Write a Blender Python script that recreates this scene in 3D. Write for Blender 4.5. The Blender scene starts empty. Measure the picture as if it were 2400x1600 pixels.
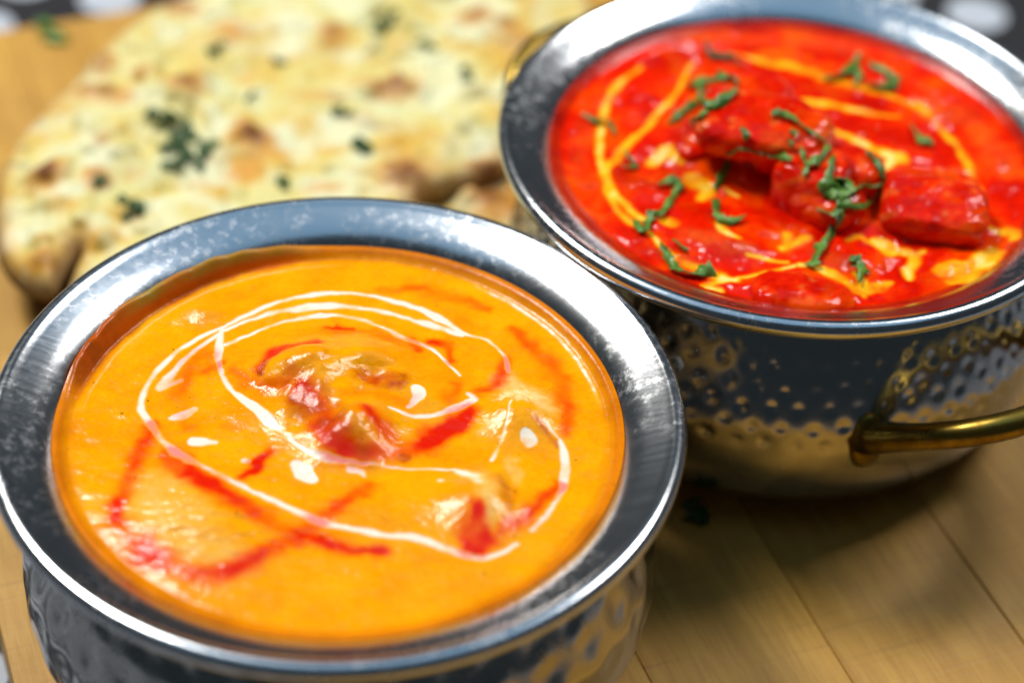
import bpy, bmesh, math, random
import numpy as np
from mathutils import Vector, Matrix, noise as mnoise

random.seed(7)
rng = np.random.default_rng(11)
S = bpy.context.scene
COL = S.collection
U = 0.07                      # one unit = lip radius of a bowl = 70 mm
H = 0.92 * U                  # height of the front bowl's lip above the board

# ------------------------------------------------------------------ camera
FPX, PITCH, ROLL = 5005.17, 0.7141, -0.0516
CAMU = np.array([0.4991, -4.6445, 4.3148])
CAM = CAMU * U + np.array([0, 0, H])
fwd = np.array([0, math.cos(PITCH), -math.sin(PITCH)])
right0 = np.array([1.0, 0, 0]); down0 = np.cross(fwd, right0)
cr, sr = math.cos(ROLL), math.sin(ROLL)
RIGHT = cr * right0 + sr * down0
DOWN = -sr * right0 + cr * down0
cam_data = bpy.data.cameras.new('camera')
cam = bpy.data.objects.new('camera', cam_data); COL.objects.link(cam)
Mx = Matrix(((RIGHT[0], -DOWN[0], -fwd[0], CAM[0]), (RIGHT[1], -DOWN[1], -fwd[1], CAM[1]),
             (RIGHT[2], -DOWN[2], -fwd[2], CAM[2]), (0, 0, 0, 1)))
cam.matrix_world = Mx
cam_data.sensor_width = 36.0
cam_data.lens = FPX / 2400 * 36.0
cam_data.clip_start = 0.01; cam_data.clip_end = 50
cam_data.dof.use_dof = True
foc = np.array([0.45 * U, 0.30 * U, H])
cam_data.dof.focus_distance = float((foc - CAM) @ fwd)
cam_data.dof.aperture_fstop = 5.4
S.camera = cam

# ------------------------------------------------------------------ light
world = bpy.data.worlds.new('World'); S.world = world; world.use_nodes = True
bg = world.node_tree.nodes['Background']
bg.inputs[0].default_value = (0.50, 0.70, 0.85, 1); bg.inputs[1].default_value = 0.048

def area(name, loc, target, size, power, color, size_y=None):
    l = bpy.data.lights.new(name, 'AREA'); l.energy = power; l.color = color
    l.shape = 'RECTANGLE'; l.size = size; l.size_y = size_y or size
    o = bpy.data.objects.new(name, l); COL.objects.link(o)
    o.location = loc
    d = Vector(target) - Vector(loc)
    o.rotation_euler = d.to_track_quat('-Z', 'Y').to_euler()
    return o
area('window_light', (-0.62, 0.52, 1.25), (0.05, 0.05, 0), 0.36, 21, (1.0, 0.96, 0.90), 0.42)
area('side_window_light', (0.78, 0.58, 1.20), (0.05, 0.05, 0), 0.36, 10, (1.0, 0.97, 0.95), 0.40)
area('skylight', (0.1, 0.30, 1.5), (0.1, 0.30, 0), 2.0, 5.2, (0.36, 0.67, 1.0), 1.6)
S.view_settings.view_transform = 'Standard'; S.view_settings.look = 'None'
S.view_settings.exposure = 0.04; S.view_settings.gamma = 1.0
S.render.engine = 'CYCLES'

# ------------------------------------------------------------------ helpers
def ray(u, v):
    d = RIGHT * ((u - 1200) / FPX) + DOWN * ((v - 800) / FPX) + fwd
    return d / np.linalg.norm(d)

def onplane(u, v, z):
    """point of the horizontal plane z that the photograph shows at (u, v)"""
    d = ray(u, v)
    return CAM + d * ((z - CAM[2]) / d[2])

def c1(x, y): return (x * .53146, y * .53146)                 # reading offsets of the enlargements
def c2(x, y): return (1150 + x * .53146, y * .53146)
def c3(x, y): return (x * .7524, 420 + y * .7524)

def mesh_obj(name, verts, faces, mat=None, parent=None, smooth=True):
    me = bpy.data.meshes.new(name)
    me.from_pydata([tuple(map(float, v)) for v in verts], [], faces)
    me.update()
    if smooth: me.polygons.foreach_set('use_smooth', [True] * len(me.polygons))
    o = bpy.data.objects.new(name, me); COL.objects.link(o)
    if mat: me.materials.append(mat)
    if parent: o.parent = parent
    return o

def empty(name, loc=(0, 0, 0)):
    o = bpy.data.objects.new(name, None); COL.objects.link(o); o.location = loc
    o.empty_display_size = 0.01
    bpy.context.view_layer.update()
    return o

def tag(o, label, cat, group=None):
    o['label'] = label; o['category'] = cat
    if group: o['group'] = group
    return o

def adopt(child, parent):
    child.parent = parent
    child.matrix_parent_inverse = Matrix.Translation(-Vector(parent.location))

def vnoise(x, y, scale, seed=0):
    """smooth lattice noise, -1..1"""
    r = np.random.default_rng(seed); G = r.uniform(-1, 1, (64, 64))
    X = x * scale + 1000.37; Y = y * scale + 1000.71
    i = np.floor(X).astype(int); j = np.floor(Y).astype(int)
    fx = X - i; fy = Y - j
    fx = fx * fx * fx * (fx * (fx * 6 - 15) + 10); fy = fy * fy * fy * (fy * (fy * 6 - 15) + 10)
    g = lambda a, b: G[a % 64, b % 64]
    return (g(i, j) * (1 - fx) + g(i + 1, j) * fx) * (1 - fy) + (g(i, j + 1) * (1 - fx) + g(i + 1, j + 1) * fx) * fy

def fbm(x, y, scale, oct=3, seed=0):
    t = 0; a = 1; n = 0
    for k in range(oct):
        t = t + a * vnoise(x, y, scale * 2 ** k, seed + k); n += a; a *= .5
    return t / n

def sstep(a, b, x):
    t = np.clip((x - a) / (b - a), 0, 1); return t * t * (3 - 2 * t)

def spline(pts, n=14):
    """Catmull-Rom through a list of tuples"""
    P = np.array(pts, float)
    if len(P) < 3:
        return np.array([P[0] + (P[-1] - P[0]) * t for t in np.linspace(0, 1, n)])
    P = np.vstack([2 * P[0] - P[1], P, 2 * P[-1] - P[-2]])
    out = []
    for k in range(1, len(P) - 2):
        for t in np.linspace(0, 1, n, endpoint=False):
            a, b, c, d = P[k - 1:k + 3]
            out.append(.5 * ((2 * b) + (-a + c) * t + (2 * a - 5 * b + 4 * c - d) * t * t + (-a + 3 * b - 3 * c + d) * t ** 3))
    out.append(P[-2]); return np.array(out)

def seg_field(X, Y, poly, half, soft, mod=None):
    """coverage 0..1 of a stroke; poly Nx2, half = half width (scalar or per point)"""
    out = np.zeros_like(X)
    half = np.full(len(poly), half) if np.isscalar(half) else np.interp(np.linspace(0, 1, len(poly)), np.linspace(0, 1, len(half)), half)
    for k in range(len(poly) - 1):
        a, b = poly[k], poly[k + 1]; m = max(half[k], half[k + 1]) + soft
        sel = np.where((X > min(a[0], b[0]) - m) & (X < max(a[0], b[0]) + m) & (Y > min(a[1], b[1]) - m) & (Y < max(a[1], b[1]) + m))[0]
        if len(sel) == 0: continue
        dx, dy = b - a; L = dx * dx + dy * dy + 1e-18
        t = np.clip(((X[sel] - a[0]) * dx + (Y[sel] - a[1]) * dy) / L, 0, 1)
        d = np.hypot(X[sel] - a[0] - t * dx, Y[sel] - a[1] - t * dy)
        h = half[k] + (half[k + 1] - half[k]) * t
        if mod is not None: h = h * mod[sel]
        out[sel] = np.maximum(out[sel], 1 - sstep(np.maximum(h - soft, 0), h + soft, d))
    return out

# ------------------------------------------------------------------ materials
def new_mat(name):
    m = bpy.data.materials.new(name); m.use_nodes = True
    nt = m.node_tree
    return m, nt, nt.nodes['Principled BSDF']

def N(nt, kind, **kw):
    n = nt.nodes.new(kind)
    for k, v in kw.items():
        if k in n.inputs: n.inputs[k].default_value = v
        else: setattr(n, k, v)
    return n

def ramp(nt, fac, stops, interp='LINEAR'):
    r = nt.nodes.new('ShaderNodeValToRGB'); r.color_ramp.interpolation = interp
    el = r.color_ramp.elements
    while len(el) < len(stops): el.new(.5)
    for e, (p, c) in zip(el, stops):
        e.position = p; e.color = c if len(c) == 4 else (*c, 1)
    nt.links.new(fac, r.inputs[0]); return r

def mix(nt, fac, a, b, mode='MIX'):
    n = nt.nodes.new('ShaderNodeMix'); n.data_type = 'RGBA'; n.blend_type = mode
    for i, v in ((0, fac), (6, a), (7, b)):
        if isinstance(v, (int, float)): n.inputs[i].default_value = v
        elif isinstance(v, tuple): n.inputs[i].default_value = v if len(v) == 4 else (*v, 1)
        else: nt.links.new(v, n.inputs[i])
    return n.outputs[2]

def mth(nt, op, a, b=None, clamp=False):
    n = nt.nodes.new('ShaderNodeMath'); n.operation = op; n.use_clamp = clamp
    for i, v in enumerate((a, b)):
        if v is None: continue
        if isinstance(v, (int, float)): n.inputs[i].default_value = v
        else: nt.links.new(v, n.inputs[i])
    return n.outputs[0]

def coords(nt, scale=(1, 1, 1), rot=(0, 0, 0)):
    tc = nt.nodes.new('ShaderNodeTexCoord'); mp = nt.nodes.new('ShaderNodeMapping')
    nt.links.new(tc.outputs['Object'], mp.inputs[0])
    mp.inputs['Scale'].default_value = scale; mp.inputs['Rotation'].default_value = rot
    return mp.outputs[0]

def noise(nt, co, scale, detail=4, rough=.55, dist=0):
    n = nt.nodes.new('ShaderNodeTexNoise')
    nt.links.new(co, n.inputs['Vector'])
    n.inputs['Scale'].default_value = scale; n.inputs['Detail'].default_value = detail
    n.inputs['Roughness'].default_value = rough; n.inputs['Distortion'].default_value = dist
    return n.outputs[0]

def bump(nt, h, strength, dist, prev=None):
    b = nt.nodes.new('ShaderNodeBump'); b.inputs['Strength'].default_value = strength
    b.inputs['Distance'].default_value = dist; nt.links.new(h, b.inputs['Height'])
    if prev: nt.links.new(prev, b.inputs['Normal'])
    return b.outputs[0]

def steel(name, base=(.62, .63, .64), lo=.10, hi=.38, stain=.5):
    m, nt, p = new_mat(name)
    co = coords(nt)
    p.inputs['Metallic'].default_value = 1
    big = noise(nt, co, 38, 6, .62, .4)
    fine = noise(nt, co, 420, 5, .7)
    st = ramp(nt, big, [(.40, (0, 0, 0)), (.62, (1, 1, 1))]).outputs[0]
    sp = ramp(nt, fine, [(.48, (0, 0, 0)), (.66, (1, 1, 1))]).outputs[0]
    blot = mth(nt, 'MULTIPLY', st, sp)
    streak = noise(nt, coords(nt, (60, 900, 60), (0, 0, .5)), 1, 4, .6)
    r = mth(nt, 'ADD', mth(nt, 'MULTIPLY', blot, hi - lo), lo)
    r = mth(nt, 'ADD', r, mth(nt, 'MULTIPLY', streak, .10))
    nt.links.new(r, p.inputs['Roughness'])
    c = mix(nt, mth(nt, 'MULTIPLY', blot, stain), base, tuple(x * .62 for x in base))
    nt.links.new(c, p.inputs['Base Color'])
    nb = bump(nt, streak, .06, .0003)
    nb = bump(nt, fine, .10, .0002, nb)
    nt.links.new(nb, p.inputs['Normal'])
    return m

STEEL = steel('brushed_steel', (.64, .66, .68), .15, .34, .35)
BODYSTEEL = steel('hammered_steel', (.47, .46, .44), .13, .30, .3)
BRASS, nt, p = new_mat('worn_brass')
p.inputs['Metallic'].default_value = 1
bn = noise(nt, coords(nt), 160, 6, .6)
nt.links.new(ramp(nt, bn, [(.3, (.15, .09, .014)), (.7, (.40, .27, .05))]).outputs[0], p.inputs['Base Color'])
nt.links.new(ramp(nt, bn, [(.3, (.42,) * 3), (.7, (.2,) * 3)]).outputs[0], p.inputs['Roughness'])

def attr(nt, name):
    a = nt.nodes.new('ShaderNodeAttribute'); a.attribute_name = name; return a

def curry_mat(name, back):
    m, nt, p = new_mat(name)
    a = attr(nt, 'mixes'); sepn = nt.nodes.new('ShaderNodeSeparateColor'); nt.links.new(a.outputs['Color'], sepn.inputs[0])
    cream, chili, pale, oil = sepn.outputs[0], sepn.outputs[1], sepn.outputs[2], a.outputs['Alpha']
    co = coords(nt)
    n1 = noise(nt, co, 90, 5, .6, .3); n2 = noise(nt, co, 900, 3, .6); n3 = noise(nt, co, 330, 4, .6)
    if back:
        base = ramp(nt, n1, [(.30, (.55, .002, 0)), (.48, (.82, .013, 0)), (.70, (.94, .090, 0))]).outputs[0]
        chil = (.36, .001, 0); palec = (.90, .22, .03); oilc = (.38, .012, .001)
    else:
        base = ramp(nt, n1, [(.28, (.88, .28, 0)), (.52, (.93, .37, 0)), (.75, (.96, .44, .001))]).outputs[0]
        chil = (.72, .014, .001); palec = (.84, .56, .18); oilc = (.58, .062, 0)
    g = ramp(nt, n2, [(.35, (.82, .82, .82)), (.65, (1, 1, 1))]).outputs[0]
    c = mix(nt, .6, base, g, 'MULTIPLY')
    pm = mth(nt, 'MULTIPLY', pale, ramp(nt, n3, [(.35, (.35,) * 3), (.6, (1,) * 3)]).outputs[0])
    c = mix(nt, pm, c, palec)
    if not back: chil = ramp(nt, chili, [(.15, (.93, .17, 0)), (.5, (.90, .065, 0)), (.95, (.72, .012, 0))]).outputs[0]
    c = mix(nt, ramp(nt, chili, [(.0, (0,) * 3), (.85, (1,) * 3)]).outputs[0] if not back else chili, c, chil)
    ob = ramp(nt, n1, [(.35, (oilc[0] * .5, oilc[1] * .42, 0)), (.60, oilc)]).outputs[0]
    ob = mix(nt, pale, ob, (.30, .19, .008)) if not back else ob
    c = mix(nt, oil, c, ob)
    if back:
        crc = ramp(nt, cream, [(0, (.90, .16, .004)), (.45, (.92, .30, .004)), (.72, (.94, .50, .010)), (1, (.94, .70, .20))]).outputs[0]
        c = mix(nt, ramp(nt, cream, [(.03, (0,) * 3), (.40, (1,) * 3)]).outputs[0], c, crc)
    else:
        c = mix(nt, mth(nt, 'MULTIPLY', ramp(nt, cream, [(.02, (0,) * 3), (.25, (1,) * 3)]).outputs[0], .6), c, (.95, .46, .02))
        crc = mix(nt, mth(nt, 'MULTIPLY', chili, 2.0, True), (.88, .80, .66), (.86, .24, .20))
        c = mix(nt, ramp(nt, cream, [(.15, (0,) * 3), (.80, (1,) * 3)]).outputs[0], c, crc)
        specks = ramp(nt, noise(nt, co, 620, 2, .5), [(.735, (0,) * 3), (.77, (1,) * 3)]).outputs[0]
        c = mix(nt, mth(nt, 'MULTIPLY', specks, .8), c, (.10, .025, .004))
    nt.links.new(c, p.inputs['Base Color'])
    rr = ramp(nt, n3, [(.3, (.05 if back else .09,) * 3), (.7, (.15 if back else .24,) * 3)]).outputs[0]
    rr = mix(nt, ramp(nt, cream, [(.3, (0,) * 3), (.8, (1,) * 3)]).outputs[0], rr, (.30,) * 3)
    rr = mix(nt, mth(nt, 'MULTIPLY', oil, .8), rr, (.30,) * 3)
    nt.links.new(rr, p.inputs['Roughness'])
    p.inputs['Specular IOR Level'].default_value = .24 if back else .28
    p.inputs['Subsurface Weight'].default_value = .12
    p.inputs['Subsurface Radius'].default_value = (1, .35, .1); p.inputs['Subsurface Scale'].default_value = .0015
    flat = mth(nt, 'SUBTRACT', 1.0, mth(nt, 'MULTIPLY', cream, .85), True)
    grain = mth(nt, 'MULTIPLY', n2, flat)
    nb = bump(nt, grain, .42, .00022 if not back else .00018)
    nb = bump(nt, mth(nt, 'MULTIPLY', n3, flat), .17, .0006, nb)
    nt.links.new(nb, p.inputs['Normal'])
    return m
ORANGE = curry_mat('orange_curry', False)
RED = curry_mat('red_curry', True)

def leaf_mat(name, dark, light):
    m, nt, p = new_mat(name)
    co = coords(nt); n1 = noise(nt, co, 260, 4, .6)
    nt.links.new(ramp(nt, n1, [(.35, dark), (.65, light)]).outputs[0], p.inputs['Base Color'])
    p.inputs['Roughness'].default_value = .30
    nt.links.new(bump(nt, noise(nt, co, 700, 3), .6, .0005), p.inputs['Normal'])
    return m
LEAF = leaf_mat('cilantro_green', (.030, .115, .006), (.15, .30, .045))
LEAF_DRY = leaf_mat('baked_cilantro', (.010, .050, .012), (.045, .12, .028))

# wood of the board
def wood_mat(name, ang):
    m, nt, p = new_mat(name)
    info = nt.nodes.new('ShaderNodeObjectInfo')
    tc = nt.nodes.new('ShaderNodeTexCoord'); mp = nt.nodes.new('ShaderNodeMapping')
    nt.links.new(tc.outputs['Object'], mp.inputs[0])
    mp.inputs['Rotation'].default_value = (0, 0, -ang)
    cv = nt.nodes.new('ShaderNodeCombineXYZ'); nt.links.new(mth(nt, 'MULTIPLY', info.outputs['Random'], 9.0), cv.inputs[2])
    ad = nt.nodes.new('ShaderNodeVectorMath'); ad.operation = 'ADD'
    nt.links.new(mp.outputs[0], ad.inputs[0]); nt.links.new(cv.outputs[0], ad.inputs[1])
    sc = nt.nodes.new('ShaderNodeVectorMath'); sc.operation = 'MULTIPLY'
    nt.links.new(ad.outputs[0], sc.inputs[0]); sc.inputs[1].default_value = (160, 9, 160)
    grain = noise(nt, sc.outputs[0], 1.0, 6, .6, .6)
    sc2 = nt.nodes.new('ShaderNodeVectorMath'); sc2.operation = 'MULTIPLY'
    nt.links.new(ad.outputs[0], sc2.inputs[0]); sc2.inputs[1].default_value = (900, 60, 900)
    pores = noise(nt, sc2.outputs[0], 1.0, 4, .6)
    sc3 = nt.nodes.new('ShaderNodeVectorMath'); sc3.operation = 'MULTIPLY'
    nt.links.new(ad.outputs[0], sc3.inputs[0]); sc3.inputs[1].default_value = (22, 700, 22)
    cuts = noise(nt, sc3.outputs[0], 1.0, 3, .5)
    broad = noise(nt, mp.outputs[0], 18, 4, .6)
    c = ramp(nt, grain, [(.25, (.46, .235, .034)), (.5, (.57, .310, .050)), (.78, (.67, .39, .078))]).outputs[0]
    c = mix(nt, mth(nt, 'MULTIPLY', ramp(nt, pores, [(.40, (1,) * 3), (.54, (0,) * 3)]).outputs[0], .22), c, (.24, .105, .018))
    c = mix(nt, mth(nt, 'MULTIPLY', ramp(nt, cuts, [(.60, (0,) * 3), (.72, (1,) * 3)]).outputs[0], .25), c, (.20, .10, .035))
    tone = ramp(nt, info.outputs['Random'], [(0, (.80, .77, .68)), (.5, (.93, .92, .86)), (1, (1.05, 1.03, .97))]).outputs[0]
    c = mix(nt, 1.0, c, tone, 'MULTIPLY')
    c = mix(nt, mth(nt, 'MULTIPLY', ramp(nt, broad, [(.45, (0,) * 3), (.7, (1,) * 3)]).outputs[0], .35), c, (.33, .16, .022))
    nt.links.new(c, p.inputs['Base Color'])
    nt.links.new(ramp(nt, broad, [(.3, (.42,) * 3), (.7, (.6,) * 3)]).outputs[0], p.inputs['Roughness'])
    nb = bump(nt, pores, .3, .0003); nb = bump(nt, cuts, .35, .0003, nb)
    nt.links.new(nb, p.inputs['Normal'])
    return m

# ------------------------------------------------------------------ tablecloth and board
TH = math.atan2(.38, .925)                 # board is turned on the table
AC = np.array([math.cos(TH), math.sin(TH)])     # across the planks
AL = np.array([-math.sin(TH), math.cos(TH)])    # along the planks
BT = 0.30 * U                                   # board thickness
m, nt, p = new_mat('dotted_cloth')
tc = nt.nodes.new('ShaderNodeTexCoord')
sx = nt.nodes.new('ShaderNodeSeparateXYZ'); nt.links.new(tc.outputs['Object'], sx.inputs[0])
dx_ = mth(nt, 'ADD', sx.outputs[0], -.188); dy_ = mth(nt, 'ADD', sx.outputs[1], -.306)
gx = mth(nt, 'ADD', mth(nt, 'MULTIPLY', dx_, 30 / .964), mth(nt, 'MULTIPLY', dy_, -8 / .964))
gy = mth(nt, 'ADD', mth(nt, 'MULTIPLY', dx_, 8 / .964), mth(nt, 'MULTIPLY', dy_, 30 / .964))
fx = mth(nt, 'SUBTRACT', mth(nt, 'FRACT', mth(nt, 'ADD', gx, 100.5)), .5); fy = mth(nt, 'SUBTRACT', mth(nt, 'FRACT', mth(nt, 'ADD', gy, 100.5)), .5)
d2 = mth(nt, 'ADD', mth(nt, 'MULTIPLY', fx, fx), mth(nt, 'MULTIPLY', fy, fy))
dots = ramp(nt, d2, [(.104, (1,) * 3), (.112, (0,) * 3)]).outputs[0]
wv = noise(nt, tc.outputs['Object'], 900, 3)
c = mix(nt, dots, (.010, .010, .013), (.46, .50, .56))
nt.links.new(c, p.inputs['Base Color']); p.inputs['Roughness'].default_value = .85
nt.links.new(bump(nt, wv, .4, .0004), p.inputs['Normal'])
CLOTH = m
n = 60; L = 1.6
gv = []; gf = []
for j in range(n + 1):
    for i in range(n + 1):
        x = -L / 2 + L * i / n; y = -L / 2 + .3 + L * j / n
        gv.append((x, y, -BT - .0003 - .0004 * abs(math.sin(9 * x + 3 * math.sin(5 * y)))))
for j in range(n):
    for i in range(n):
        a = j * (n + 1) + i; gf.append((a, a + 1, a + n + 2, a + n + 1))
o = mesh_obj('tablecloth', gv, gf, CLOTH)
tag(o, 'dark cloth printed with pale blue-white round dots under the wooden board', 'tablecloth')

board = empty('cutting_board', (0, 0, -BT))
tag(board, 'wooden plank serving board carrying the bowls and the flatbread', 'board')
WOOD = wood_mat('maple_plank', TH)
edges = [-1.06, -.39, .225, .84, 1.452, 2.062, 2.67, 3.28]
A0, A1, RC = -3.2, 3.76, .28
def ends(s):
    """extent along the planks at across-position s (rounded corners)"""
    d = 0.0
    for e, sg in ((edges[0], 1), (edges[-1], -1)):
        q = (s - e) * sg
        if q < RC: d = max(d, RC - math.sqrt(max(0, RC * RC - (RC - q) ** 2)))
    return A0 + d, A1 - d
for k in range(len(edges) - 1):
    s0, s1 = edges[k] + .0009, edges[k + 1] - .0009
    ss = np.linspace(0, 1, 17); ss = s0 + (s1 - s0) * ss
    poly = [(s, ends(s)[0]) for s in ss] + [(s, ends(s)[1]) for s in ss[::-1]]
    cs = np.mean(np.array(poly), 0)
    V = []; F = []; npl = len(poly)
    lift = rng.uniform(-.0002, .0001)
    for (z, ins) in ((-BT, 0), (-.0004, 0), (lift, .003)):
        for (s, a_) in poly:
            s2 = min(max(s, s0 + ins), s1 - ins); a2 = min(max(a_, A0 + ins), A1 - ins)
            if ins: a2 = a2 - ins * np.sign(a2 - cs[1]) * .7
            q = (AC * s2 + AL * a2) * U
            V.append((q[0], q[1], z))
    for r_ in range(2):
        for i in range(npl):
            j = (i + 1) % npl
            F.append((r_ * npl + i, r_ * npl + j, (r_ + 1) * npl + j, (r_ + 1) * npl + i))
    F.append(tuple(range(npl))[::-1]); F.append(tuple(range(2 * npl, 3 * npl)))
    pk = mesh_obj('plank', V, F, WOOD, smooth=False); adopt(pk, board)

# ------------------------------------------------------------------ bowls
def resample(prof, n):
    P = spline(prof, 24); d = np.r_[0, np.cumsum(np.hypot(*np.diff(P, axis=0).T))]
    t = np.linspace(0, d[-1], n)
    return np.stack([np.interp(t, d, P[:, 0]), np.interp(t, d, P[:, 1])], 1)

def revolve(name, prof, nseg, mat, parent, center, disp=None, cap=False):
    P = np.array(prof); n = len(P)
    th = np.linspace(0, 2 * np.pi, nseg, endpoint=False)
    R = P[:, 0][:, None].repeat(nseg, 1); Z = P[:, 1][:, None].repeat(nseg, 1); T = th[None, :].repeat(n, 0)
    if disp is not None:
        tg = np.gradient(P, axis=0); tg /= np.linalg.norm(tg, axis=1)[:, None] + 1e-12
        nr, nz = -tg[:, 1], tg[:, 0]
        sgn = np.sign(nr[len(nr) // 2]); nr, nz = nr * sgn, nz * sgn
        D = disp(R, Z, T); R = R + nr[:, None] * D; Z = Z + nz[:, None] * D
    V = np.stack([R * np.cos(T) * U, R * np.sin(T) * U, Z * U], 2).reshape(-1, 3) + np.array(center)
    F = []
    for i in range(n - 1):
        for j in range(nseg):
            k = (j + 1) % nseg
            F.append((i * nseg + j, i * nseg + k, (i + 1) * nseg + k, (i + 1) * nseg + j))
    if cap: F.append(tuple((n - 1) * nseg + j for j in range(nseg)))
    o = mesh_obj(name, V, F, mat); adopt(o, parent)
    bm = bmesh.new(); bm.from_mesh(o.data); bmesh.ops.recalc_face_normals(bm, faces=bm.faces); bm.to_mesh(o.data); bm.free()
    return o

def tube(name, pts, radii, mat, parent, seg=16, flat=None, upv=(0, 0, 1.0)):
    """closed swept tube through 3D points; flat = optional per-point (a, b) section scale"""
    P = np.array(pts, float); n = len(P)
    V = []; F = []
    tg = np.gradient(P, axis=0); tg /= np.linalg.norm(tg, axis=1)[:, None]
    up = np.array(upv)
    for i in range(n):
        s = np.cross(tg[i], up); s /= np.linalg.norm(s) + 1e-9; w = np.cross(s, tg[i])
        a, b = (1, 1) if flat is None else flat[i]
        for k in range(seg):
            t = 2 * math.pi * k / seg
            V.append(P[i] + radii[i] * (a * s * math.cos(t) + b * w * math.sin(t)))
    for i in range(n - 1):
        for k in range(seg):
            j = (k + 1) % seg
            F.append((i * seg + k, i * seg + j, (i + 1) * seg + j, (i + 1) * seg + k))
    F.append(tuple(range(seg))[::-1]); F.append(tuple((n - 1) * seg + k for k in range(seg)))
    o = mesh_obj(name, V, F, mat)
    if parent: adopt(o, parent)
    return o

BODY_R = lambda z: np.interp(-z, [.14, .19, .25, .32, .40, .46, .54, .62, .70, .78, .85, .90, .92], [.82, .840, .875, .914, .953, .975, .986, .985, .970, .935, .88, .80, .74])

def make_bowl(name, cx, cy, rimz, hang, droop, label, rows, seed):
    h = rimz / U                       # units from lip to board
    k = h / .92
    root = empty(name, (cx, cy, 0)); tag(root, label, 'bowl', 'steel handi bowls on the board')
    C = (cx, cy, rimz)
    inner = [(.70, -.70), (.79, -.45), (.798, -.30), (.802, -.2), (.811, -.14), (.832, -.095), (.862, -.058), (.90, -.030), (.935, -.014), (.962, -.003), (.984, .0055)]
    lip = [(1.001 + .031 * math.cos(a), -.019 + .031 * math.sin(a)) for a in np.radians(np.linspace(112, -118, 24))]
    under = [(.975, -.047), (.925, -.056), (.880, -.070), (.845, -.098), (.828, -.130)]
    bead = [(.828 + .024 * math.sin(a), -.135 - .055 * t) for t, a in zip(np.linspace(.08, 1, 10), np.linspace(.2, math.pi, 10))]
    prof = list(map(tuple, resample(inner, 44))) + lip + list(map(tuple, resample(under, 14))) + bead
    revolve('rim', prof, 300, STEEL, root, C)
    zz = [.19, .22, .25, .28, .32, .36, .41, .46, .51, .56, .62, .68, .73, .77, .81, .85, .885, .91, .92]
    bp = [(.832, -.185 * k)] + [(float(BODY_R(-z)), -z * k) for z in zz[1:]]
    bp = list(map(tuple, resample(bp, 190)))
    r0 = np.random.default_rng(seed); dn = []
    for ri, (z, cnt, rad, dep) in enumerate(rows):
        for j in range(cnt):
            dn.append(((j + .5 * (ri % 2) + r0.uniform(-.08, .08)) / cnt * 2 * math.pi, -z * k + r0.uniform(-.012, .012), rad * r0.uniform(.85, 1.12), dep * r0.uniform(.6, 1.2)))
    def disp(R, Z, T):
        D = np.zeros_like(R)
        for (a, z, rad, dep) in dn:
            da = (T - a + np.pi) % (2 * np.pi) - np.pi
            q = ((da * .98) ** 2 + (Z - z) ** 2) / rad ** 2
            D -= dep * np.where(q < 6, np.exp(-q * 1.3), 0)
        D += .0035 * np.sin(3 * T + 1) * 0
        return D
    bodyo = revolve('body', bp, 680, BODYSTEEL, root, C, disp, cap=True)
    for side in (0, 1):
        a0 = math.radians(hang + 180 * side)
        dr, dz, spread = droop
        pts = []; rad = []; fl = []
        for t in np.linspace(-1, 1, 41):
            ang = a0 + math.radians(spread) * t * (1 - .12 * (1 - abs(t)))
            bl = (1 - abs(t) ** 2.6)
            r = .955 + dr * bl; z = (-.50 + dz * bl) * k
            pts.append(np.array([cx + U * r * math.cos(ang), cy + U * r * math.sin(ang), rimz + U * z]))
            e = max(0, (abs(t) - .82) / .18)
            rad.append(U * (.046 + .022 * e ** 1.6)); fl.append((1, 1))
        hd = tube('handle', pts, rad, BRASS, root, 18, fl)
        for t in (-1, 1):              # leaf-shaped tang climbing from the root of the loop to the neck
            ang = a0 + math.radians(spread) * t
            lp = []; lr = []; lf = []
            for q in np.linspace(0, 1, 12):
                z = -.61 + .21 * q
                r = float(BODY_R(z)) + .001
                lp.append(np.array([cx + U * r * math.cos(ang), cy + U * r * math.sin(ang), rimz + U * z * k]))
                lr.append(U * (.056 * math.sqrt(max(0, 1 - (2 * q - 1) ** 2)) + .004)); lf.append((1, .42))
            tg_ = tube('tang', lp, lr, BRASS, None, 12, lf, (math.cos(ang), math.sin(ang), .15))
            tg_.parent = hd
    return root

BX, BY, BZ = 1.4429 * U, 1.4292 * U, H + .052 * U
small = [(.225, 62, .018, .004)] + [(.275 + .058 * i_, 62, .0235, .0058) for i_ in range(5)]
large = [(.27, 38, .050, .008), (.38, 36, .056, .009), (.49, 36, .058, .009), (.60, 34, .058, .009), (.71, 32, .056, .008)]
front_bowl = make_bowl('handi_bowl', 0, 0, H, 90, (.30, .14, 15), 'hammered steel handi bowl filled with orange curry', large, 3)
back_bowl = make_bowl('handi_bowl', BX, BY, BZ, 130, (.335, .235, 26), 'hammered steel handi bowl with brass handles filled with red curry', small, 5)

# ------------------------------------------------------------------ curries
SZ_F = H - .088 * U          # sauce levels
SZ_B = BZ - .088 * U

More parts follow.
